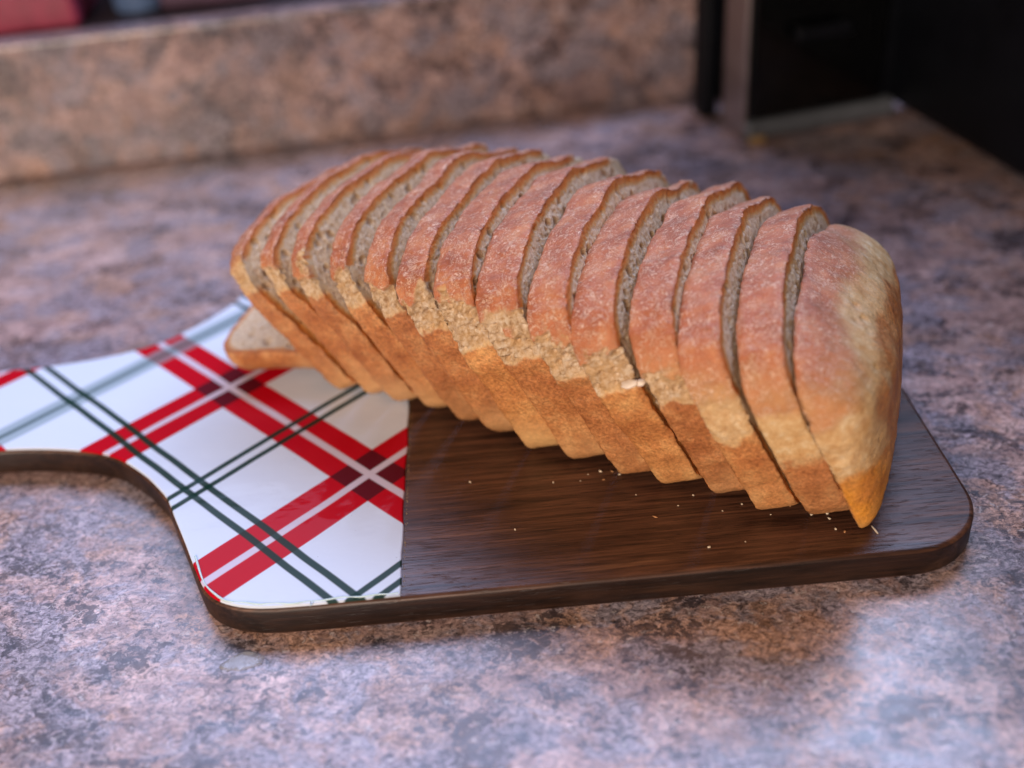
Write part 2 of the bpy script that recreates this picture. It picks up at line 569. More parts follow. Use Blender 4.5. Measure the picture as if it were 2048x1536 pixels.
BS_ANG = math.radians(4.9)
bs = box_mesh('backsplash', (2.6, 0.02, 0.083), M_LAM2, None, (0, 0, 0), BS_ANG, 0.0025, 3)
bdir = Vector((math.cos(BS_ANG), math.sin(BS_ANG), 0))
bnor = Vector((-math.sin(BS_ANG), math.cos(BS_ANG), 0))
bc = Vector((0.03, 0.2975, 0)) + bnor * 0.010
bs.location = (bc.x, bc.y, 0.0415)
tag(bs, 'upright strip of speckled pinkish laminate along the back of the counter', 'backsplash')


def behind(along, back, z):
    q = Vector((0.03, 0.2975, 0)) + bdir * along + bnor * back
    return (q.x, q.y, z)


sill = box_mesh('window_sill', (2.6, 0.16, 0.078), M_DARK, None, behind(0, 0.1015, 0.039), BS_ANG, 0.002)
tag(sill, 'dark ledge behind the laminate backsplash', kind='structure')
wall = box_mesh('wall', (2.6, 0.02, 0.40), M_DARK, None, behind(0, 0.194, 0.20), BS_ANG)
tag(wall, 'dark wall strip behind the ledge under the window', kind='structure')


def pot(name, loc, r0, r1, h, mat, rimmat, label, cat):
    root = empty(name, loc)
    n = 40
    prof = [(0, 0.0), (r0 * 0.96, 0.0), (r0, 0.002), (r1, h), (r1 * 0.93, h), (r1 * 0.9, h * 0.9), (0, h * 0.88)]
    vs, fs = [], []
    for (r, z) in prof:
        for i in range(n):
            a = 2 * math.pi * i / n
            vs.append((r * math.cos(a), r * math.sin(a), z))
    for j in range(len(prof) - 1):
        for i in range(n):
            k = (i + 1) % n
            fs.append((j * n + i, j * n + k, (j + 1) * n + k, (j + 1) * n + i))
    mesh_obj('body', vs, fs, mat, root)
    vs2, fs2 = [], []
    rp = [(r1, h - 0.012), (r1 + 0.003, h - 0.011), (r1 + 0.003, h + 0.001), (r1 - 0.001, h + 0.002), (r1 - 0.001, h - 0.01)]
    for (r, z) in rp:
        for i in range(n):
            a = 2 * math.pi * i / n
            vs2.append((r * math.cos(a), r * math.sin(a), z))
    for j in range(len(rp) - 1):
        for i in range(n):
            k = (i + 1) % n
            fs2.append((j * n + i, j * n + k, (j + 1) * n + k, (j + 1) * n + i))
    mesh_obj('rim', vs2, fs2, rimmat, root)
    tag(root, label, cat)
    return root


# ------------------------------------------------------------------ board
def catmull(pts, sub=8, closed=False):
    pts = [np.array(p_, float) for p_ in pts]
    out = []
    n = len(pts)
    for i in range(n - 1):
        p0 = pts[max(i - 1, 0)]; p1 = pts[i]; p2 = pts[i + 1]; p3 = pts[min(i + 2, n - 1)]
        for s in range(sub):
            t_ = s / sub
            out.append(0.5 * ((2 * p1) + (-p0 + p2) * t_ + (2 * p0 - 5 * p1 + 4 * p2 - p3) * t_ ** 2 + (-p0 + 3 * p1 - 3 * p2 + p3) * t_ ** 3))
    out.append(pts[-1])
    return out


HALF = 0.1275
X_END = 0.2626
SEAM = 0.0749
fr = [(0.049, 0.1278), (0.0309, 0.1271), (0.0193, 0.1238), (0.0115, 0.1175), (0.0055, 0.1062), (-0.0003, 0.0933), (-0.0065, 0.080),
      (-0.0117, 0.0688), (-0.0180, 0.0600), (-0.0240, 0.0530), (-0.0353, 0.0427), (-0.0474, 0.0368), (-0.064, 0.0324), (-0.0843, 0.0300), (-0.11, 0.0300),
      (-0.150, 0.0320), (-0.175, 0.0315), (-0.190, 0.026), (-0.199, 0.0135), (-0.201, 0.0)]
fr = catmull(fr, 5)
front = [(0.049, -0.0)]
half = []
# right end with rounded corner
R_ = 0.026
half.append((X_END, 0.0))
for i in range(15):
    a = (math.pi / 2) * i / 14
    half.append((X_END - R_ + R_ * math.cos(a), HALF - R_ + R_ * math.sin(a)))
half.append((SEAM, HALF + 0.0003))
half += [tuple(q) for q in fr]
outline = [(x, -y) for (x, y) in half] + [(x, y) for (x, y) in half[::-1][1:-1]]    # clockwise seen from above
outline = outline[::-1]                                                             # counter-clockwise


def offset_poly(pts, d):
    P = np.array(pts)
    n = len(P)
    A = np.roll(P, 1, 0); B = np.roll(P, -1, 0)
    T = B - A
    T /= np.linalg.norm(T, axis=1)[:, None] + 1e-12
    N = np.c_[T[:, 1], -T[:, 0]]
    return P + N * d


def slab(name, pts, z0, z1, bev_top, bev_bot, mat, parent=None, seg=4):
    """solid from an outline with rounded top and bottom edges"""
    area = sum(pts[i][0] * pts[(i + 1) % len(pts)][1] - pts[(i + 1) % len(pts)][0] * pts[i][1] for i in range(len(pts)))
    if area < 0: pts = pts[::-1]
    rings = []
    for i in range(seg + 1):
        a = (math.pi / 2) * i / seg
        rings.append((-(bev_bot) * (1 - math.sin(a)), z0 + bev_bot * (1 - math.cos(a))))
    for i in range(seg + 1):
        a = (math.pi / 2) * i / seg
        rings.append((-(bev_top) * (1 - math.cos(a)), z1 - bev_top * (1 - math.sin(a))))
    vs, fs = [], []
    n = len(pts)
    for (d, z) in rings:
        for q in offset_poly(pts, d): vs.append((q[0], q[1], z))
    for j in range(len(rings) - 1):
        for i in range(n):
            k = (i + 1) % n
            fs.append((j * n + i, j * n + k, (j + 1) * n + k, (j + 1) * n + i))
    fs.append(tuple(range(n))[::-1])
    fs.append(tuple((len(rings) - 1) * n + i for i in range(n)))
    o = mesh_obj(name, vs, fs, mat, parent, smooth=True)
    for pg in o.data.polygons:
        if len(pg.vertices) > 4: pg.use_smooth = False
    return o


board = empty('cutting_board', (0, 0, 0))
tag(board, 'dark wooden paddle cutting board with red, white and green tartan on its handle end', 'cutting board')
wb = slab('wood_body', outline, 0.0004, ZT, 0.0016, 0.0022, M_WOOD, board)
wb.data.materials.append(M_EDGE_SHADE)          # side faces take a darker copy of the wood, shade painted in
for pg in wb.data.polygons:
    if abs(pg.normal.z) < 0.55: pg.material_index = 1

# resin panel: the part of the outline left of the seam, a touch inside the edge
ins = offset_poly(outline, -0.0009)
left = [tuple(q) for q in ins if q[0] < SEAM - 0.0006]
# order them starting from the seam at one side
k0 = max(range(len(left)), key=lambda i: (left[i][0] > 0.04, -left[i][1]))
arr = [tuple(q) for q in ins]
runs, cur_ = [], []
for q in arr + arr:
    if q[0] < SEAM - 0.0006: cur_.append(q)
    else:
        if cur_: runs.append(cur_)
        cur_ = []
run = max(runs, key=len)
seam_pts = []
y_a, y_b = run[-1][1], run[0][1]
for i in range(1, 40):
    f_ = i / 40
    yy = (y_a if abs(y_a) > 0 else 0) * (1 - f_) + y_b * f_
    seam_pts.append((SEAM - 0.0004 + 0.00025 * math.sin(i * 1.7) + 0.0002 * math.sin(i * 0.6), yy))
panel_outline = run + [(SEAM - 0.0004, math.copysign(HALF - 0.0009, y_a))] + seam_pts + [(SEAM - 0.0004, math.copysign(HALF - 0.0009, y_b))]
slab('tartan_panel', panel_outline, ZT - 0.0003, ZT + 0.0007, 0.0006, 0.0001, M_TART, board, 3)

# resin bead along the front edge, its pale colour paints the edge reflection
bead_path = [tuple(q) for q in offset_poly(outline, -0.0011)]
bead_path = sorted([q for q in bead_path if q[1] < -0.100 and q[0] < SEAM - 0.0005], key=lambda q: q[0])
dens = catmull([bead_path[0]] + bead_path[1:] + [(SEAM - 0.0008, -HALF + 0.0012)], 12)
bv, bf = [], []
nb_ = 8
for i, q in enumerate(dens):
    a0_ = dens[max(i - 1, 0)]; a1_ = dens[min(i + 1, len(dens) - 1)]
    tx, ty = a1_[0] - a0_[0], a1_[1] - a0_[1]
    L_ = math.hypot(tx, ty) + 1e-9
    nx_, ny_ = -ty / L_, tx / L_
    wv_ = 0.5 + 0.5 * math.sin(q[0] * 420) * math.sin(q[0] * 173 + 1)
    inx = 0.0004 + 0.0010 * wv_
    cx_, cy_ = q[0] + nx_ * inx, q[1] + ny_ * inx
    r_ = 0.00034 * (0.65 + 0.6 * abs(math.sin(q[0] * 260 + 0.4)))
    for k in range(nb_):
        a = 2 * math.pi * k / nb_
        bv.append((cx_ + nx_ * r_ * math.cos(a), cy_ + ny_ * r_ * math.cos(a), ZT + 0.00068 + r_ * math.sin(a) * 0.8))
for i in range(len(dens) - 1):
    for k in range(nb_):
        bf.append((i * nb_ + k, i * nb_ + (k + 1) % nb_, (i + 1) * nb_ + (k + 1) % nb_, (i + 1) * nb_ + k))
mesh_obj('resin_bead_glint', bv, bf, NT('resin_glint').set(color=(0.55, 0.68, 0.66), rough=0.12, spec=0.6), board)

# fine gold glitter line left along the seam
random.seed(3)
gl_v, gl_f = [], []
for i in range(420):
    y = -HALF + 0.004 + (2 * HALF - 0.008) * random.random()
    x = SEAM + 0.0004 + random.gauss(0, 0.00022)
    r = random.uniform(0.00008, 0.00026)
    b_ = len(gl_v)
    z = ZT + 0.00002
    gl_v += [(x - r, y, z), (x, y - r, z), (x + r, y, z), (x, y + r, z), (x, y, z + r * 0.9)]
    gl_f += [(b_, b_ + 1, b_ + 4), (b_ + 1, b_ + 2, b_ + 4), (b_ + 2, b_ + 3, b_ + 4), (b_ + 3, b_, b_ + 4)]
gb = mesh_obj('glitter_seam', gl_v, gl_f, simple_mat('gold_glitter', (0.50, 0.36, 0.20), 0.3, 0.6, 0.3, 800), board, smooth=False)
gb['kind'] = 'stuff'

# ------------------------------------------------------------------ bread
# slice outline, front half (width from the front bottom corner, height), mirrored at WC
WC = 0.0420
FH = [(0.0000, 0.0), (-0.0034, 0.0006), (-0.0060, 0.0030), (-0.0074, 0.0070), (-0.0092, 0.0140), (-0.0117, 0.0246), (-0.0144, 0.0360), (-0.0170, 0.0465), (-0.0184, 0.0570),
      (-0.0180, 0.0650), (-0.0139, 0.0714), (-0.0041, 0.0766), (0.0093, 0.0797), (0.0241, 0.0808), (0.0420, 0.0807)]


def slice_outline(step_vis=0.00045, step_hid=0.0016):
    c = np.array(catmull(FH, 24))
    seg = np.linalg.norm(np.diff(c, axis=0), axis=1)
    s = np.r_[0, np.cumsum(seg)]
    n1 = int(s[-1] / step_vis)
    t1 = np.linspace(0, s[-1], n1)
    f = np.c_[np.interp(t1, s, c[:, 0]), np.interp(t1, s, c[:, 1])]
    # back half: fine near the crest, coarse further down
    t2 = [s[-1]]
    st = step_vis
    while t2[-1] - st > 0:
        t2.append(t2[-1] - st)
        st = min(step_hid, step_vis + max(0, (s[-1] - t2[-1] - 0.045)) * 0.08)
    t2 = np.array(t2[1:])
    b = np.c_[2 * WC - np.interp(t2, s, c[:, 0]), np.interp(t2, s, c[:, 1])]
    b[:, 1] -= 0.0068 * sstep(0.030, 0.060, b[:, 1]) * sstep(0.050, 0.084, b[:, 0])
    x0, x1 = b[-1, 0], f[0, 0]
    nb = 45
    bot = np.c_[np.linspace(x0, x1, nb + 2)[1:-1], np.zeros(nb)]
    return np.vstack([f, b, bot])


OUT = slice_outline()
CEN = np.array([WC, 0.042])


def outline_normals(O):
    T = np.roll(O, -1, 0) - np.roll(O, 1, 0)
    T /= np.linalg.norm(T, axis=1)[:, None]
    N = np.c_[-T[:, 1], T[:, 0]]
    if ((O - CEN) * N).sum() < 0: N = -N
    return N


ONR = outline_normals(OUT)
#   t (along loaf), s (across), lean, yaw, scale, thickness, lower crust top, skin bottom, tear
PHI = math.radians(-22.377)
SL = [
    (0.2493, -0.0204, 20.8, 0.9, 0.958, 0.0, 0.029, 0.050, 0.15),
    (0.2332, -0.0192, 21.1, 1.6, 0.976, 0.0145, 0.033, 0.0520, 0.0),
    (0.2181, -0.0176, 21.5, 1.2, 1.000, 0.0140, 0.0405, 0.0545, 0.22),
    (0.2021, -0.0135, 21.7, 0.4, 1.020, 0.0146, 0.0465, 0.058, 0.85),
    (0.1846, -0.0124, 22.0, 0.2, 1.014, 0.0158, 0.0495, 0.0615, 1.0),
    (0.1683, -0.0093, 21.3, -0.3, 1.038, 0.0148, 0.049, 0.0622, 1.0),
    (0.1502, -0.0053, 20.1, 0.5, 1.048, 0.0164, 0.050, 0.0645, 1.0),
    (0.1333, -0.0025, 19.8, 0.0, 1.048, 0.0154, 0.0505, 0.0655, 1.0),
    (0.1177, 0.0008, 19.8, -1.6, 1.036, 0.0144, 0.053, 0.0655, 1.0),
    (0.1033, 0.0067, 20.0, -2.5, 1.030, 0.0134, 0.056, 0.064, 1.0),
    (0.0882, 0.0091, 21.0, -4.1, 1.027, 0.0136, 0.057, 0.065, 1.0),
    (0.0740, 0.0106, 24.0, -6.2, 1.003, 0.0126, 0.058, 0.066, 0.9),
    (0.0608, 0.0114, 26.0, -6.6, 0.988, 0.0114, 0.059, 0.067, 0.8),
    (0.0474, 0.0101, 31.8, -8.2, 0.935, 0.0110, 0.059, 0.067, 0.7),
]
# how much of its thickness a slice keeps at the top (the far slices were cut as thin wedges)
TJ = [0, 0.0002, -0.0004, 0.0003, -0.0003, 0.0004, -0.0005, 0.0003, -0.0004, 0.0002, 0.0004, -0.0003, 0, 0]
LJ = [0, 0.2, 0.5, -0.4, 0.5, -0.3, 0.6, 0.3, -0.5, 0.3, 0.6, -0.4, 0.3, 0]
SJ = [0, 0.0006, -0.0007, 0.0005, -0.0008, 0.0006, 0.0009, -0.0006, 0.0004, -0.0008, 0.0006, -0.0004, 0.0005, 0]
GAP = [0, 0.0012, 0.0016, 0.0011, 0.0019, 0.0013, 0.0022, 0.0014, 0.0018, 0.0010, 0.0022, 0.0012, 0.0008, 0.0006]
TONE = [0.6, 0.35, 0.62, 0.30, 0.75, 0.42, 0.55, 0.80, 0.45, 0.30, 0.55, 0.38, 0.50, 0.40] + [0.5] * 20
TOPF = [1, 1, 1, 1, 1, 1, 1, 0.97, 0.88, 0.74, 0.66, 0.58, 0.62, 0.75]


def frame(t, s, lean, yaw):
    e0 = Vector((math.cos(PHI), math.sin(PHI), 0))
    w0 = Vector((-e0.y, e0.x, 0))
    ph = PHI + math.radians(yaw)
    e = Vector((math.cos(ph), math.sin(ph), 0))
    w = Vector((-e.y, e.x, 0))
    a = math.radians(lean)
    u = math.cos(a) * Vector((0, 0, 1)) - math.sin(a) * e
    n = math.cos(a) * e + math.sin(a) * Vector((0, 0, 1))
    O = t * e0 + s * w0
    mm = Matrix((n, w, u)).transposed().to_4x4()      # local x = thickness, y = width, z = height
    mm.translation = O + Vector((0, 0, ZT + 0.0002))
    return mm


def zones(h, P, hl, hu, tear, front_amount):
    """masks on the outside: skin, pan side, torn"""
    nA = fbm(P, 120, 5, 0.6) * 0.0062
    nB = fbm(P + 5.0, 85, 5, 0.62) * (0.0085 + 0.004 * tear)
    soft = 0.0030 - 0.0020 * tear
    softl = 0.0046 - 0.0018 * tear
    lower = 1 - sstep(hl - softl, hl + softl * 0.45, h + nA)
    skin = sstep(hu - soft * 1.2, hu + soft * 1.2, h + nB)
    skin = skin * (1 - lower)
    gap = np.clip(1 - lower - skin, 0, 1)
    return skin, lower, gap * tear, h + nA, h + nB


def build_slice(idx, rec, heel=False, lead=0.0, T=None, er=3.3, eo=2.6, mat4=None, fallen=False):
    t, s, lean, yaw, sc, th, hl, hu, tear = rec
    root = empty('bread_slice' if not heel else 'bread_heel')
    root.matrix_world = frame(t, s, lean, yaw) if mat4 is None else mat4
    O = (OUT - np.array([WC, 0])) * sc + np.array([WC, 0])
    cen = (CEN - np.array([WC, 0])) * sc + np.array([WC, 0])
    rnd = np.random.RandomState(100 + idx)
    n = len(O)
    xo = lead                                          # loaf coordinate of the left face
    wob = fbm(np.c_[np.full(n, idx * 0.37), O], 38, 2) * 0.0016 + fbm(np.c_[np.full(n, idx * 0.71 + 5), O], 120, 2) * 0.0006
    low_ = O[:, 1] < 0.0004
    wob[low_] = 0
    O = O + ONR * wob[:, None]
    O[:, 1] = np.maximum(O[:, 1], 0.0)
    D = np.linalg.norm(O - cen, axis=1)
    rows = []                                          # (off, inset distance, face flag) per ring
    rim_d = 0.0048
    if heel:
        # left face ring is hidden against its neighbour; the outer end is crust
        for d in (0.0048, 0.0034, 0.0022, 0.0014, 0.0008, 0.0003): rows.append(('L', 0.0, d))
        rows.append(('B', 0.0, 0.0))
        nphi = 44
        for i in range(1, nphi + 1): rows.append(('H', (math.pi / 2) * i / nphi, 0.0))
    else:
        ringd = [0.0003, 0.0008, 0.0014, 0.0022, 0.0031, 0.0040, 0.0048]
        for d in ringd[::-1]: rows.append(('L', 0.0, d))
        nb = max(14, int(th / 0.00055))
        for i in range(nb + 1): rows.append(('B', th * i / nb, 0.0))
        for d in ringd: rows.append(('R', th, d))
    V, LC, ZN, RM, OR = [], [], [], [], []
    Nn = ONR

    def face_disp(P3):
        d1, i1 = cells(P3, 620)
        d2, i2 = cells(P3 + 3.1, 260)
        pore = (1 - sstep(0.15, 0.55, d1)) * (i1 > 0.45) * 0.45 + (1 - sstep(0.20, 0.60, d2)) * (i2 > 0.78) * 1.5
        return pore, fbm(P3, 900, 2) * 0.00022 + fbm(P3, 330, 2) * 0.00022 + fbm(P3, 110, 2) * 0.00035

    def band_vertex(off, O2, dd=0.0):
        P3 = np.c_[np.full(n, xo) + off, O2]
        h = O2[:, 1] / sc
        skin, lower, torn, hA, hB = zones(h, P3, hl, hu, tear, 1.0)
        disp = fbm(P3, 90, 3) * 0.00045 + fbm(P3, 520, 3) * 0.00016
        # wrinkles and blisters on the skin
        disp += skin * (ridged(P3 * np.array([1, 1, 1]), 150, 3) * 0.00018)
        bl, bi = cells(P3 + 1.7, 260)
        disp += skin * (1 - sstep(0.1, 0.5, bl)) * (bi > 0.6) * 0.00028
        # torn shred: fibrous, sunk in, with the skin overhanging it
        fib = ridged((P3 + fbm(P3, 200, 2)[:, None] * 0.0012) * np.array([1.0, 0.8, 0.42]), 480, 4)
        cv, ci = cells(P3 + 9.0, 400)
        c2, ci2 = cells(P3 + 2.0, 760)
        hole = (1 - sstep(0.15, 0.60, cv)) * (ci > 0.45) + 0.35 * (1 - sstep(0.1, 0.5, c2)) * (ci2 > 0.4)
        disp += torn * (-0.0012 + fib * 0.0013 - hole * 0.0019 + fbm(P3, 130, 3) * 0.0018 + fbm(P3, 900, 2) * 0.0005)
        dU = (hB - hu)
        disp += skin * tear * 0.0013 * np.exp(-np.clip(dU, 0, 1) / 0.0035) * (h < 0.072)
        dL = (hl - hA)
        disp += lower * tear * 0.0004 * np.exp(-np.clip(dL, 0, 1) / 0.002)
        # fine pan texture
        disp += lower * fbm(P3, 1100, 2) * 0.00010
        return P3, disp, skin, lower, torn, h

    for (kind, off, dd) in rows:
        if kind == 'B':
            edge = 0.0
            if not heel:
                e_ = min(off, th - off)
                edge = math.exp(-e_ / 0.0008)
            elif off == 0.0:
                edge = 1.0
            P3, disp, skin, lower, torn, h = band_vertex(off, O)
            jag = fbm(np.c_[np.full(n, idx * 3.0 + (off > th / 2)), O], 380, 3) * 0.00055 + fbm(np.c_[np.full(n, idx * 5.0 + (off > th / 2)), O], 120, 2) * 0.0004
            Q = O + Nn * (disp + edge * jag - edge * 0.0008)[:, None]
            offv = np.full(n, off)
            jo = fbm(np.c_[O, np.full(n, idx + 0.5 * (off > th / 2))], 260, 3) * 0.0007
            offv = offv + (jo if off > th / 2 else 0.5 * jo) * edge
            rim = np.zeros(n)
            org_glow = np.zeros(n)
        elif kind == 'H':
            # rounded outer end of the loaf
            ph = off
            r = max(math.cos(ph), 0) ** (2 / er)
            o_ = math.sin(ph) ** (2 / eo)
            O2 = cen + (O - cen) * max(r, 0.0005)
            if not fallen:          # the dome falls away towards the end of the loaf
                up_ = np.clip(O2[:, 1] - 0.038, 0, 1)
                O2[:, 1] -= up_ * 0.55 * o_ ** 1.2
            hh = np.clip(O2[:, 1] / sc, 0, 0.083)
            Tm = np.interp(hh, [0, 0.006, 0.02, 0.04, 0.06, 0.072, 0.083], T)
            P3, disp, skin, lower, torn, h = band_vertex(Tm * o_, O2)
            hg = np.interp(O2[:, 1] / sc, [0, 1], [0, 1])
            skin, lower, torn, hA, hB = zones(hg, P3, hl, hu, tear, 1.0)
            endm = sstep(0.66, 0.93, o_ + fbm(P3, 90, 4) * 0.16)
            fade = sstep(0.34, 0.72, o_ + fbm(P3 + 2, 90, 4) * 0.30)
            skin = skin * (1 - fade)
            torn = torn * (1 - endm)
            lower = np.maximum(lower, endm)
            Q = O2 + Nn * (disp * r)[:, None]
            cr, ci_ = cells(P3 + 4.4, 190)
            crat = (1 - sstep(0.12, 0.42, cr)) * (ci_ > 0.72) * (1 - endm) * fade
            offv = Tm * o_ + (fbm(P3, 160, 3) * 0.0006 + fbm(P3, 60, 2) * 0.0007 + ridged(P3, 120, 3) * 0.00025) * o_ + fbm(P3, 900, 2) * 0.00014 - crat * 0.0011 * o_
            Q = Q - Nn * (crat * 0.0010 * (1 - o_))[:, None]
            rim = np.zeros(n)
            org_glow = (0 if fallen else 1) * (1 - sstep(0.024, 0.034, hg + fbm(P3, 90, 2) * 0.004)) * (1 - sstep(0.70, 0.97, np.full(n, o_))) * (0.62 + 0.5 * fbm(P3, 120, 3))
        else:
            f_ = np.clip(dd / D, 0, 0.95)
            O2 = O + (cen - O) * f_[:, None]
            face_off = 0.0 if kind == 'L' else th
            P3 = np.c_[np.full(n, xo + face_off), O2]
            _, _, skin, lower, torn, _ = band_vertex(face_off, O)
            pore, nz = face_disp(P3)
            sgn = -1 if kind == 'R' else 1
            k_ = float(sstep(0.0008, 0.0040, np.array([dd]))[0])
            disp_e = fbm(np.c_[O, np.full(n, idx + 0.5 * (face_off > 0))], 260, 3) * 0.0007 * (1 if kind == 'R' else 0.5) * math.exp(-dd / 0.0006)
            offv = face_off + sgn * (pore * 0.0009 * k_) + nz + disp_e
            P3b, dsp, *_r = band_vertex(face_off, O)
            jag = fbm(np.c_[np.full(n, idx * 3.0 + (face_off > th / 2)), O], 380, 3) * 0.00055
            Q = O2 + Nn * ((dsp + jag - 0.0008) * math.exp(-dd / 0.0015))[:, None]
            rim = np.full(n, dd * 1000)
            org_glow = np.zeros(n)
        if not heel:
            offv = offv * (1 - (1 - TOPF[idx]) * sstep(0.034, 0.060, Q[:, 1] / sc))
        V.append(np.c_[offv, Q])
        LC.append(np.c_[xo + offv, Q])
        ZN.append(np.c_[skin, lower, torn])
        RM.append(rim)
        OR.append(org_glow)
    R_n = len(rows)
    Vv = np.vstack(V)
    idxs = np.arange(n)
    nx = np.roll(idxs, -1)
    F = []
    for j in range(R_n - 1):
        F.append(np.c_[j * n + idxs, (j + 1) * n + idxs, (j + 1) * n + nx, j * n + nx])
    F = np.vstack(F)
    if heel:
        Vv[(R_n - 1) * n:] = Vv[(R_n - 1) * n:].mean(0)
    crust = mesh_obj('crust', Vv, F, M_CRUST, root, True,
                     dict(loafco=np.vstack(LC), zone=np.vstack(ZN), rim=np.concatenate(RM), orange=np.concatenate(OR), tone=np.full(len(Vv), TONE[idx % 31] if not fallen else 0.55)))
    # crumb: both cut faces
    for side in ('L', 'R'):
        if heel and side == 'R': continue
        face_off = 0.0 if side == 'L' else th
        ds = [rim_d, 0.0029, 0.0037, 0.0046, 0.0055, 0.0064, 0.0074, 0.0084, 0.0095, 0.0107, 0.012, 0.0135, 0.0155, 0.018, 0.022, 0.028] if side == 'R' \
            else ([rim_d, 0.012, 0.02, 0.03] if not fallen else [rim_d, 0.0055, 0.0065, 0.008, 0.0095, 0.011, 0.0125, 0.014, 0.016, 0.018, 0.021, 0.025, 0.03])
        if side == 'R':
            ds = list(np.arange(rim_d, 0.0135, 0.00055)) + [0.0145, 0.016, 0.018, 0.021, 0.025, 0.030]
        VV, LL, PO = [], [], []
        for q_, dd in enumerate(ds):
            f_ = np.clip(dd / D, 0, 0.95)
            O2 = O + (cen - O) * f_[:, None]
            P3 = np.c_[np.full(n, xo + face_off), O2]
            pore, nz = face_disp(P3)
            sgn = -1 if side == 'R' else 1
            k_ = float(sstep(0.0008, 0.0040, np.array([dd]))[0])
            if q_ == 0:
                base = V[-1] if side == 'R' else V[0]
                VV.append(base)
                LL.append(np.c_[xo + base[:, 0], base[:, 1:]])
                PO.append(pore * 0)
                continue
            disp_e = fbm(np.c_[O, np.full(n, idx + 0.5 * (face_off > 0))], 260, 3) * 0.0007 * math.exp(-dd / 0.0006)
            offv = face_off + sgn * pore * 0.0009 * k_ + nz + disp_e
            P3b, dsp, *_r = band_vertex(face_off, O) if dd < 0.006 else (None, 0 * D)
            Q = O2 + Nn * (dsp * math.exp(-dd / 0.0015))[:, None]
            if not heel:
                offv = offv * (1 - (1 - TOPF[idx]) * sstep(0.034, 0.060, Q[:, 1] / sc))
            VV.append(np.c_[offv, Q])
            LL.append(np.c_[xo + offv, Q])
            PO.append(np.clip(pore, 0, 1))
        VV.append(np.array([[face_off * (1 if heel else (1 - (1 - TOPF[idx]) * float(sstep(0.034, 0.060, np.array([cen[1] / sc]))[0]))), cen[0], cen[1]]]))
        LL.append(np.array([[xo + face_off, cen[0], cen[1]]]))
        PO.append(np.zeros(1))
        m_ = len(ds)
        FF = []
        for j in range(m_ - 1):
            if side == 'R': FF.append(np.c_[j * n + idxs, (j + 1) * n + idxs, (j + 1) * n + nx, j * n + nx])
            else: FF.append(np.c_[j * n + idxs, j * n + nx, (j + 1) * n + nx, (j + 1) * n + idxs])
        quads = np.vstack(FF)
        c_i = m_ * n
        tri = np.c_[(m_ - 1) * n + idxs, np.full(n, c_i), (m_ - 1) * n + nx] if side == 'R' else np.c_[(m_ - 1) * n + idxs, (m_ - 1) * n + nx, np.full(n, c_i)]
        if side == 'L':
            Lv, Lq, Lt, Ll, Lp = np.vstack(VV), quads, tri, np.vstack(LL), np.concatenate(PO)
        else:
            Rv, Rq, Rt, Rl, Rp = np.vstack(VV), quads, tri, np.vstack(LL), np.concatenate(PO)
    if heel:
        av, aq, at_, al, ap = Lv, Lq, Lt, Ll, Lp
    else:
        k_ = len(Lv)
        av = np.vstack([Lv, Rv]); aq = np.vstack([Lq, Rq + k_]); at_ = np.vstack([Lt, Rt + k_]); al = np.vstack([Ll, Rl]); ap = np.r_[Lp, Rp]
    tris = np.vstack([aq[:, [0, 1, 2]], aq[:, [0, 2, 3]], at_])
    mesh_obj('crumb', av, tris, M_CRUMB, root, True, dict(loafco=al, pore=ap))
    return root, crust


HEEL_T = [0.0085, 0.0118, 0.0160, 0.0205, 0.0232, 0.0222, 0.0175]
LABELS = [
    'crusty heel slice at the near right end of the loaf with an orange lower corner',
    'bread slice directly behind the crusty near heel',
    'bread slice second behind the near heel, pink brown top with pale lower band',
    'bread slice third behind the near heel, next to the one with a white dough nub',
    'bread slice fourth behind the near heel with a white dough nub on its torn side',
    'bread slice fifth from the near heel, jagged pale tear along its side',
    'bread slice sixth from the near heel, wide ragged tear under its crust',
    'bread slice seventh from the near heel, deep torn crumb mid loaf',
    'bread slice eighth from the near heel and sixth from the far left end',
    'bread slice fifth from the far left end of the standing loaf, narrow dark crust',
    'bread slice fourth from the far left end of the standing loaf',
    'bread slice third from the far left end, pale crumb showing beside it',
    'bread slice second from the far left end of the standing loaf, leaning steeply',
    'leftmost standing bread slice, leaning over the fallen heel',
]
lead = 0.0
for i in range(len(SL) - 1, -1, -1):
    rec = SL[i]
    if i: rec = (rec[0] + TJ[i], rec[1] + SJ[i], rec[2] + 0.4 * LJ[i], rec[3], rec[4], rec[5] - 0.55 * GAP[i]) + rec[6:]
    root, crust = build_slice(i, rec, heel=(i == 0), lead=lead, T=HEEL_T)
    lead += rec[5] + 0.0015
    tag(root, LABELS[i], 'bread', 'slices of the loaf standing on the board')

# the other end of the loaf, fallen flat with its crumb upwards
ea = math.radians(-28)
e1 = Vector((math.cos(ea), math.sin(ea), 0))
wv = Vector((e1.y, -e1.x, 0))
mf = Matrix((Vector((0, 0, -1)), wv, -e1)).transposed().to_4x4()
mf.translation = Vector((0.0745, 0.0605, ZT + 0.0175))
mf = mf @ Matrix.Diagonal((1, 0.85, 0.62, 1))
fallen, fc = build_slice(30, (0, 0, 0, 0, 1.0, 0.0, 0.090, 0.2, 0.0), heel=True, lead=0.4, T=[0.0165] * 7, er=4.0, eo=2.4, mat4=mf, fallen=True)
tag(fallen, 'fallen heel lying flat, pale crumb up, under the leaning far end of the loaf', 'bread')


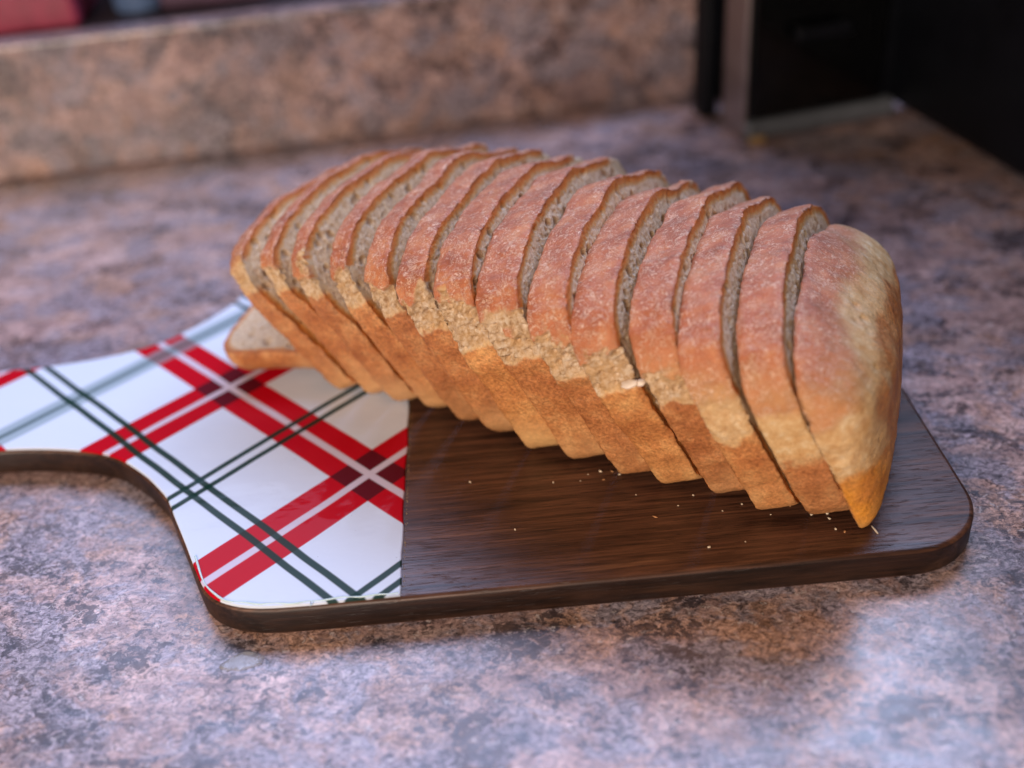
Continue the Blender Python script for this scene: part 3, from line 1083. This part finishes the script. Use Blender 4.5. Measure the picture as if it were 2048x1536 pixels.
def blob(name, loc, r, mat, seed, sq=(1, 1, 1), sub=2, parent=None, amp=0.35, rot=0.0):
    import bmesh
    bm = bmesh.new()
    bmesh.ops.create_icosphere(bm, subdivisions=sub, radius=1.0)
    P = np.array([v.co[:] for v in bm.verts])
    d = 1 + fbm(P + seed * 3.7, 1.3, 3) * amp * 2
    c, s_ = math.cos(rot), math.sin(rot)
    for v, k in zip(bm.verts, d):
        x, y, z = v.co.x * r * k * sq[0], v.co.y * r * k * sq[1], v.co.z * r * k * sq[2]
        v.co = (x * c - y * s_, x * s_ + y * c, z)
    me = bpy.data.meshes.new(name)
    bm.to_mesh(me)
    bm.free()
    me.materials.append(mat)
    for pg in me.polygons: pg.use_smooth = True
    o = bpy.data.objects.new(name, me)
    COL.objects.link(o)
    o.location = loc
    if parent is not None: o.parent = parent
    return o


# white nub of dough stuck on the torn side of one slice (pixel position turned into slice coordinates)
slices = [o for o in COL.objects if o.parent is None and o.name.startswith('bread_slice')]
nub_host = [o for o in slices if 'dough nub on its' in o['label']][0]
nub = blob('dough_nub', (0.0128, -0.0192, 0.0510), 0.0016, simple_mat('dough', (0.85, 0.72, 0.60), 0.6, 0, 0.06, 500), 4, (1.9, 1.2, 0.75), 3, nub_host, 0.2)
nub2 = blob('dough_nub', (0.0160, -0.0187, 0.0502), 0.0012, bpy.data.materials['dough'], 9, (1.3, 1.2, 0.9), 3, nub_host, 0.25)

# crumbs on the wood
CR = [(0.0975, -0.0742, 0.9), (0.1390, -0.0760, 0.8), (0.1435, -0.0750, 1.2), (0.1475, -0.0756, 1.1), (0.1500, -0.0775, 0.7), (0.1545, -0.0770, 0.7),
      (0.1265, -0.0785, 0.8), (0.1360, -0.0790, 0.5), (0.1440, -0.0795, 0.5), (0.1120, -0.1010, 1.3), (0.1540, -0.0890, 0.6), (0.1730, -0.0920, 0.9),
      (0.1670, -0.0965, 0.8), (0.1585, -0.1010, 0.9), (0.1880, -0.0985, 0.8), (0.1730, -0.1175, 1.3), (0.1850, -0.1165, 0.8), (0.2010, -0.1000, 1.1),
      (0.2035, -0.1010, 0.7), (0.2090, -0.1065, 0.8), (0.2140, -0.1095, 1.2), (0.2140, -0.1070, 1.0), (0.2145, -0.1145, 0.8), (0.2170, -0.1160, 0.6),
      (0.1960, -0.1050, 0.7), (0.1810, -0.1010, 0.5)]
proto = [blob('bread_crumb', (0, 0, -1), 0.00044, M_CRB, 11 + k, (1.25, 0.9, 0.7), 1, None, 0.5).data for k in range(4)]
M_CRB2 = simple_mat('brown_crumb', (0.50, 0.24, 0.10), 0.8, 0, 0.3, 900)
proto += [blob('bread_crumb', (0, 0, -1), 0.00055, M_CRB2, 31 + k, (1.5, 0.8, 0.5), 1, None, 0.5).data for k in range(2)]
for o in [o for o in COL.objects if o.name.startswith('bread_crumb')]: bpy.data.objects.remove(o)
random.seed(5)
for k, (x, y, r) in enumerate(CR):
    o = bpy.data.objects.new('bread_crumb', proto[k % 4])
    COL.objects.link(o)
    o.location = (x, y, ZT + 0.0002 * r)
    r *= random.choice((0.8, 1.0, 1.25, 1.5))
    o.scale = (r * random.uniform(0.8, 1.5), r, r * 0.8)
    if k % 5 == 3: o.data = proto[4 + k % 2]
    o.rotation_euler = (0, 0, random.uniform(0, 6.3))
    ORD_ = ['first', 'second', 'third', 'fourth', 'fifth', 'sixth', 'seventh', 'eighth', 'ninth', 'tenth', 'eleventh', 'twelfth', 'thirteenth', 'fourteenth',
            'fifteenth', 'sixteenth', 'seventeenth', 'eighteenth', 'nineteenth', 'twentieth', 'twenty-first', 'twenty-second', 'twenty-third',
            'twenty-fourth', 'twenty-fifth', 'twenty-sixth']

    def px_(x_, y_):
        v_ = Vector((x_, y_, ZT)) - cam.matrix_world.translation
        return v_.dot(right) / v_.dot(fwd)
    rank = sorted(range(len(CR)), key=lambda i_: px_(CR[i_][0], CR[i_][1])).index(k)
    shade = 'tiny brown' if k % 5 == 3 else 'tiny pale'
    tag(o, shade + ' bread crumb on the dark wood before the loaf, ' + ORD_[rank] + ' from the left', 'crumb', 'crumbs scattered on the dark wood of the board')
fl = blob('bread_flake', (0.2265, -0.1165, ZT + 0.0002), 0.0005, M_CRB, 21, (4.2, 0.7, 0.35), 2, None, 0.2, math.radians(100))
tag(fl, 'long thin pale flake of bread on the wood just in front of the near heel', 'crumb')

# clear smear beside the front left corner of the board
M_SM = NT('clear_film').set(color=(0.62, 0.60, 0.62), rough=0.12, alpha=0.28)
smear = blob('clear_smear', (0.0235, -0.1360, 0.0002), 0.0055, M_SM, 5, (1.1, 0.6, 0.02), 3, None, 0.45, 0.3)
tag(smear, 'small clear dried smear on the counter beside the front left corner of the board', 'smear')

# ------------------------------------------------------------------ small black appliance against the backsplash
A0 = Vector((0.2660, 0.2330, 0))
aang = math.radians(12.0)
ax = Vector((math.cos(aang), math.sin(aang), 0))
ay = Vector((-math.sin(aang), math.cos(aang), 0))


def at_app(x, y, z):
    q = A0 + ax * x + ay * y
    return (q.x, q.y, z)


def app_box(name, x0, x1, y0, y1, z0, z1, mat, parent, bev=0.0015):
    return box_mesh(name, (x1 - x0, y1 - y0, z1 - z0), mat, parent, at_app((x0 + x1) / 2, (y0 + y1) / 2, (z0 + z1) / 2), aang, bev)


app = empty('coffee_machine')
tag(app, 'blurred small black appliance with a grey base strip, standing against the backsplash', 'kitchen appliance')
app_box('body', 0.0030, 0.1000, 0.0035, 0.0560, 0.010, 0.300, M_BLACK, app, 0.003)
app_box('side_panel', -0.0010, 0.0025, 0.0010, 0.0300, 0.003, 0.300, M_STEEL, app)
app_box('rear_post', -0.0080, 0.0025, 0.0420, 0.0600, 0.001, 0.300, M_BLACK, app, 0.003)
app_box('front_glass', 0.0050, 0.0880, -0.0005, 0.0030, 0.013, 0.296, M_GLOSS, app)
app_box('base_strip', 0.0000, 0.0980, -0.0035, 0.0350, 0.0015, 0.0125, M_TRIM, app, 0.0025)
app_box('handle', 0.0260, 0.0600, -0.0100, -0.0060, 0.058, 0.066, M_BLACK, app, 0.0015)
app_box('handle_mount', 0.0280, 0.0320, -0.0060, -0.0006, 0.059, 0.065, M_BLACK, app, 0.0008)
app_box('handle_mount', 0.0540, 0.0580, -0.0060, -0.0006, 0.059, 0.065, M_BLACK, app, 0.0008)
app_box('foot', 0.0010, 0.0110, -0.0070, -0.0036, 0.0003, 0.0050, M_GLINT, app, 0.001)  # small block added to paint a yellowish reflection at the base corner

# ------------------------------------------------------------------ big black appliance at the right edge
B0 = Vector((0.3600, 0.2560, 0))
B1 = Vector((0.3880, 0.1200, 0))
bdir2 = (B1 - B0).normalized()
bout = Vector((-bdir2.y, bdir2.x, 0))
bang = math.atan2(bdir2.y, bdir2.x)


def bb(name, a0, a1, o0, o1, z0, z1, mat, parent, bev=0.003):
    c = B0 + bdir2 * (a0 + a1) / 2 + bout * (o0 + o1) / 2
    return box_mesh(name, (a1 - a0, o1 - o0, z1 - z0), mat, parent, (c.x, c.y, (z0 + z1) / 2), bang, bev)


big = empty('microwave')
tag(big, 'large plain black appliance filling the upper right corner beyond the loaf', 'microwave')
bb('case', -0.012, 0.42, 0.0, 0.34, 0.008, 0.32, M_BLACK, big, 0.006)
bb('foot', 0.02, 0.045, 0.02, 0.045, 0.0002, 0.0078, M_BLACK, big, 0.001)
bb('foot', 0.37, 0.395, 0.02, 0.045, 0.0002, 0.0078, M_BLACK, big, 0.001)
bb('foot', 0.02, 0.045, 0.29, 0.315, 0.0002, 0.0078, M_BLACK, big, 0.001)
bb('foot', 0.37, 0.395, 0.29, 0.315, 0.0002, 0.0078, M_BLACK, big, 0.001)

# ------------------------------------------------------------------ blurred things on the ledge, upper left
def ledge_box(name, along, back, sx, sy, h, mat, lidmat, label, cat):
    root = empty(name)
    q = behind(along, back, 0)
    box_mesh('body', (sx, sy, h), mat, root, (q[0], q[1], 0.0784 + h / 2), BS_ANG, 0.004, 3)
    box_mesh('lid', (sx * 1.03, sy * 1.05, 0.012), lidmat, root, (q[0], q[1], 0.0784 + h + 0.0062), BS_ANG, 0.003, 3)
    return tag(root, label, cat)


ledge_box('storage_box', -0.235, 0.075, 0.150, 0.07, 0.060, M_RED, M_RED, 'blurred crimson box on the ledge at the far left corner', 'box')
pot('jar', behind(-0.128, 0.075, 0.0784), 0.016, 0.017, 0.07, M_BLUE, M_BLUE, 'blurred blue jar on the ledge just right of the crimson box', 'jar')
ledge_box('small_box', -0.078, 0.085, 0.070, 0.05, 0.045, M_PURP, M_PURP, 'blurred dull plum box on the ledge right of the blue jar', 'box')
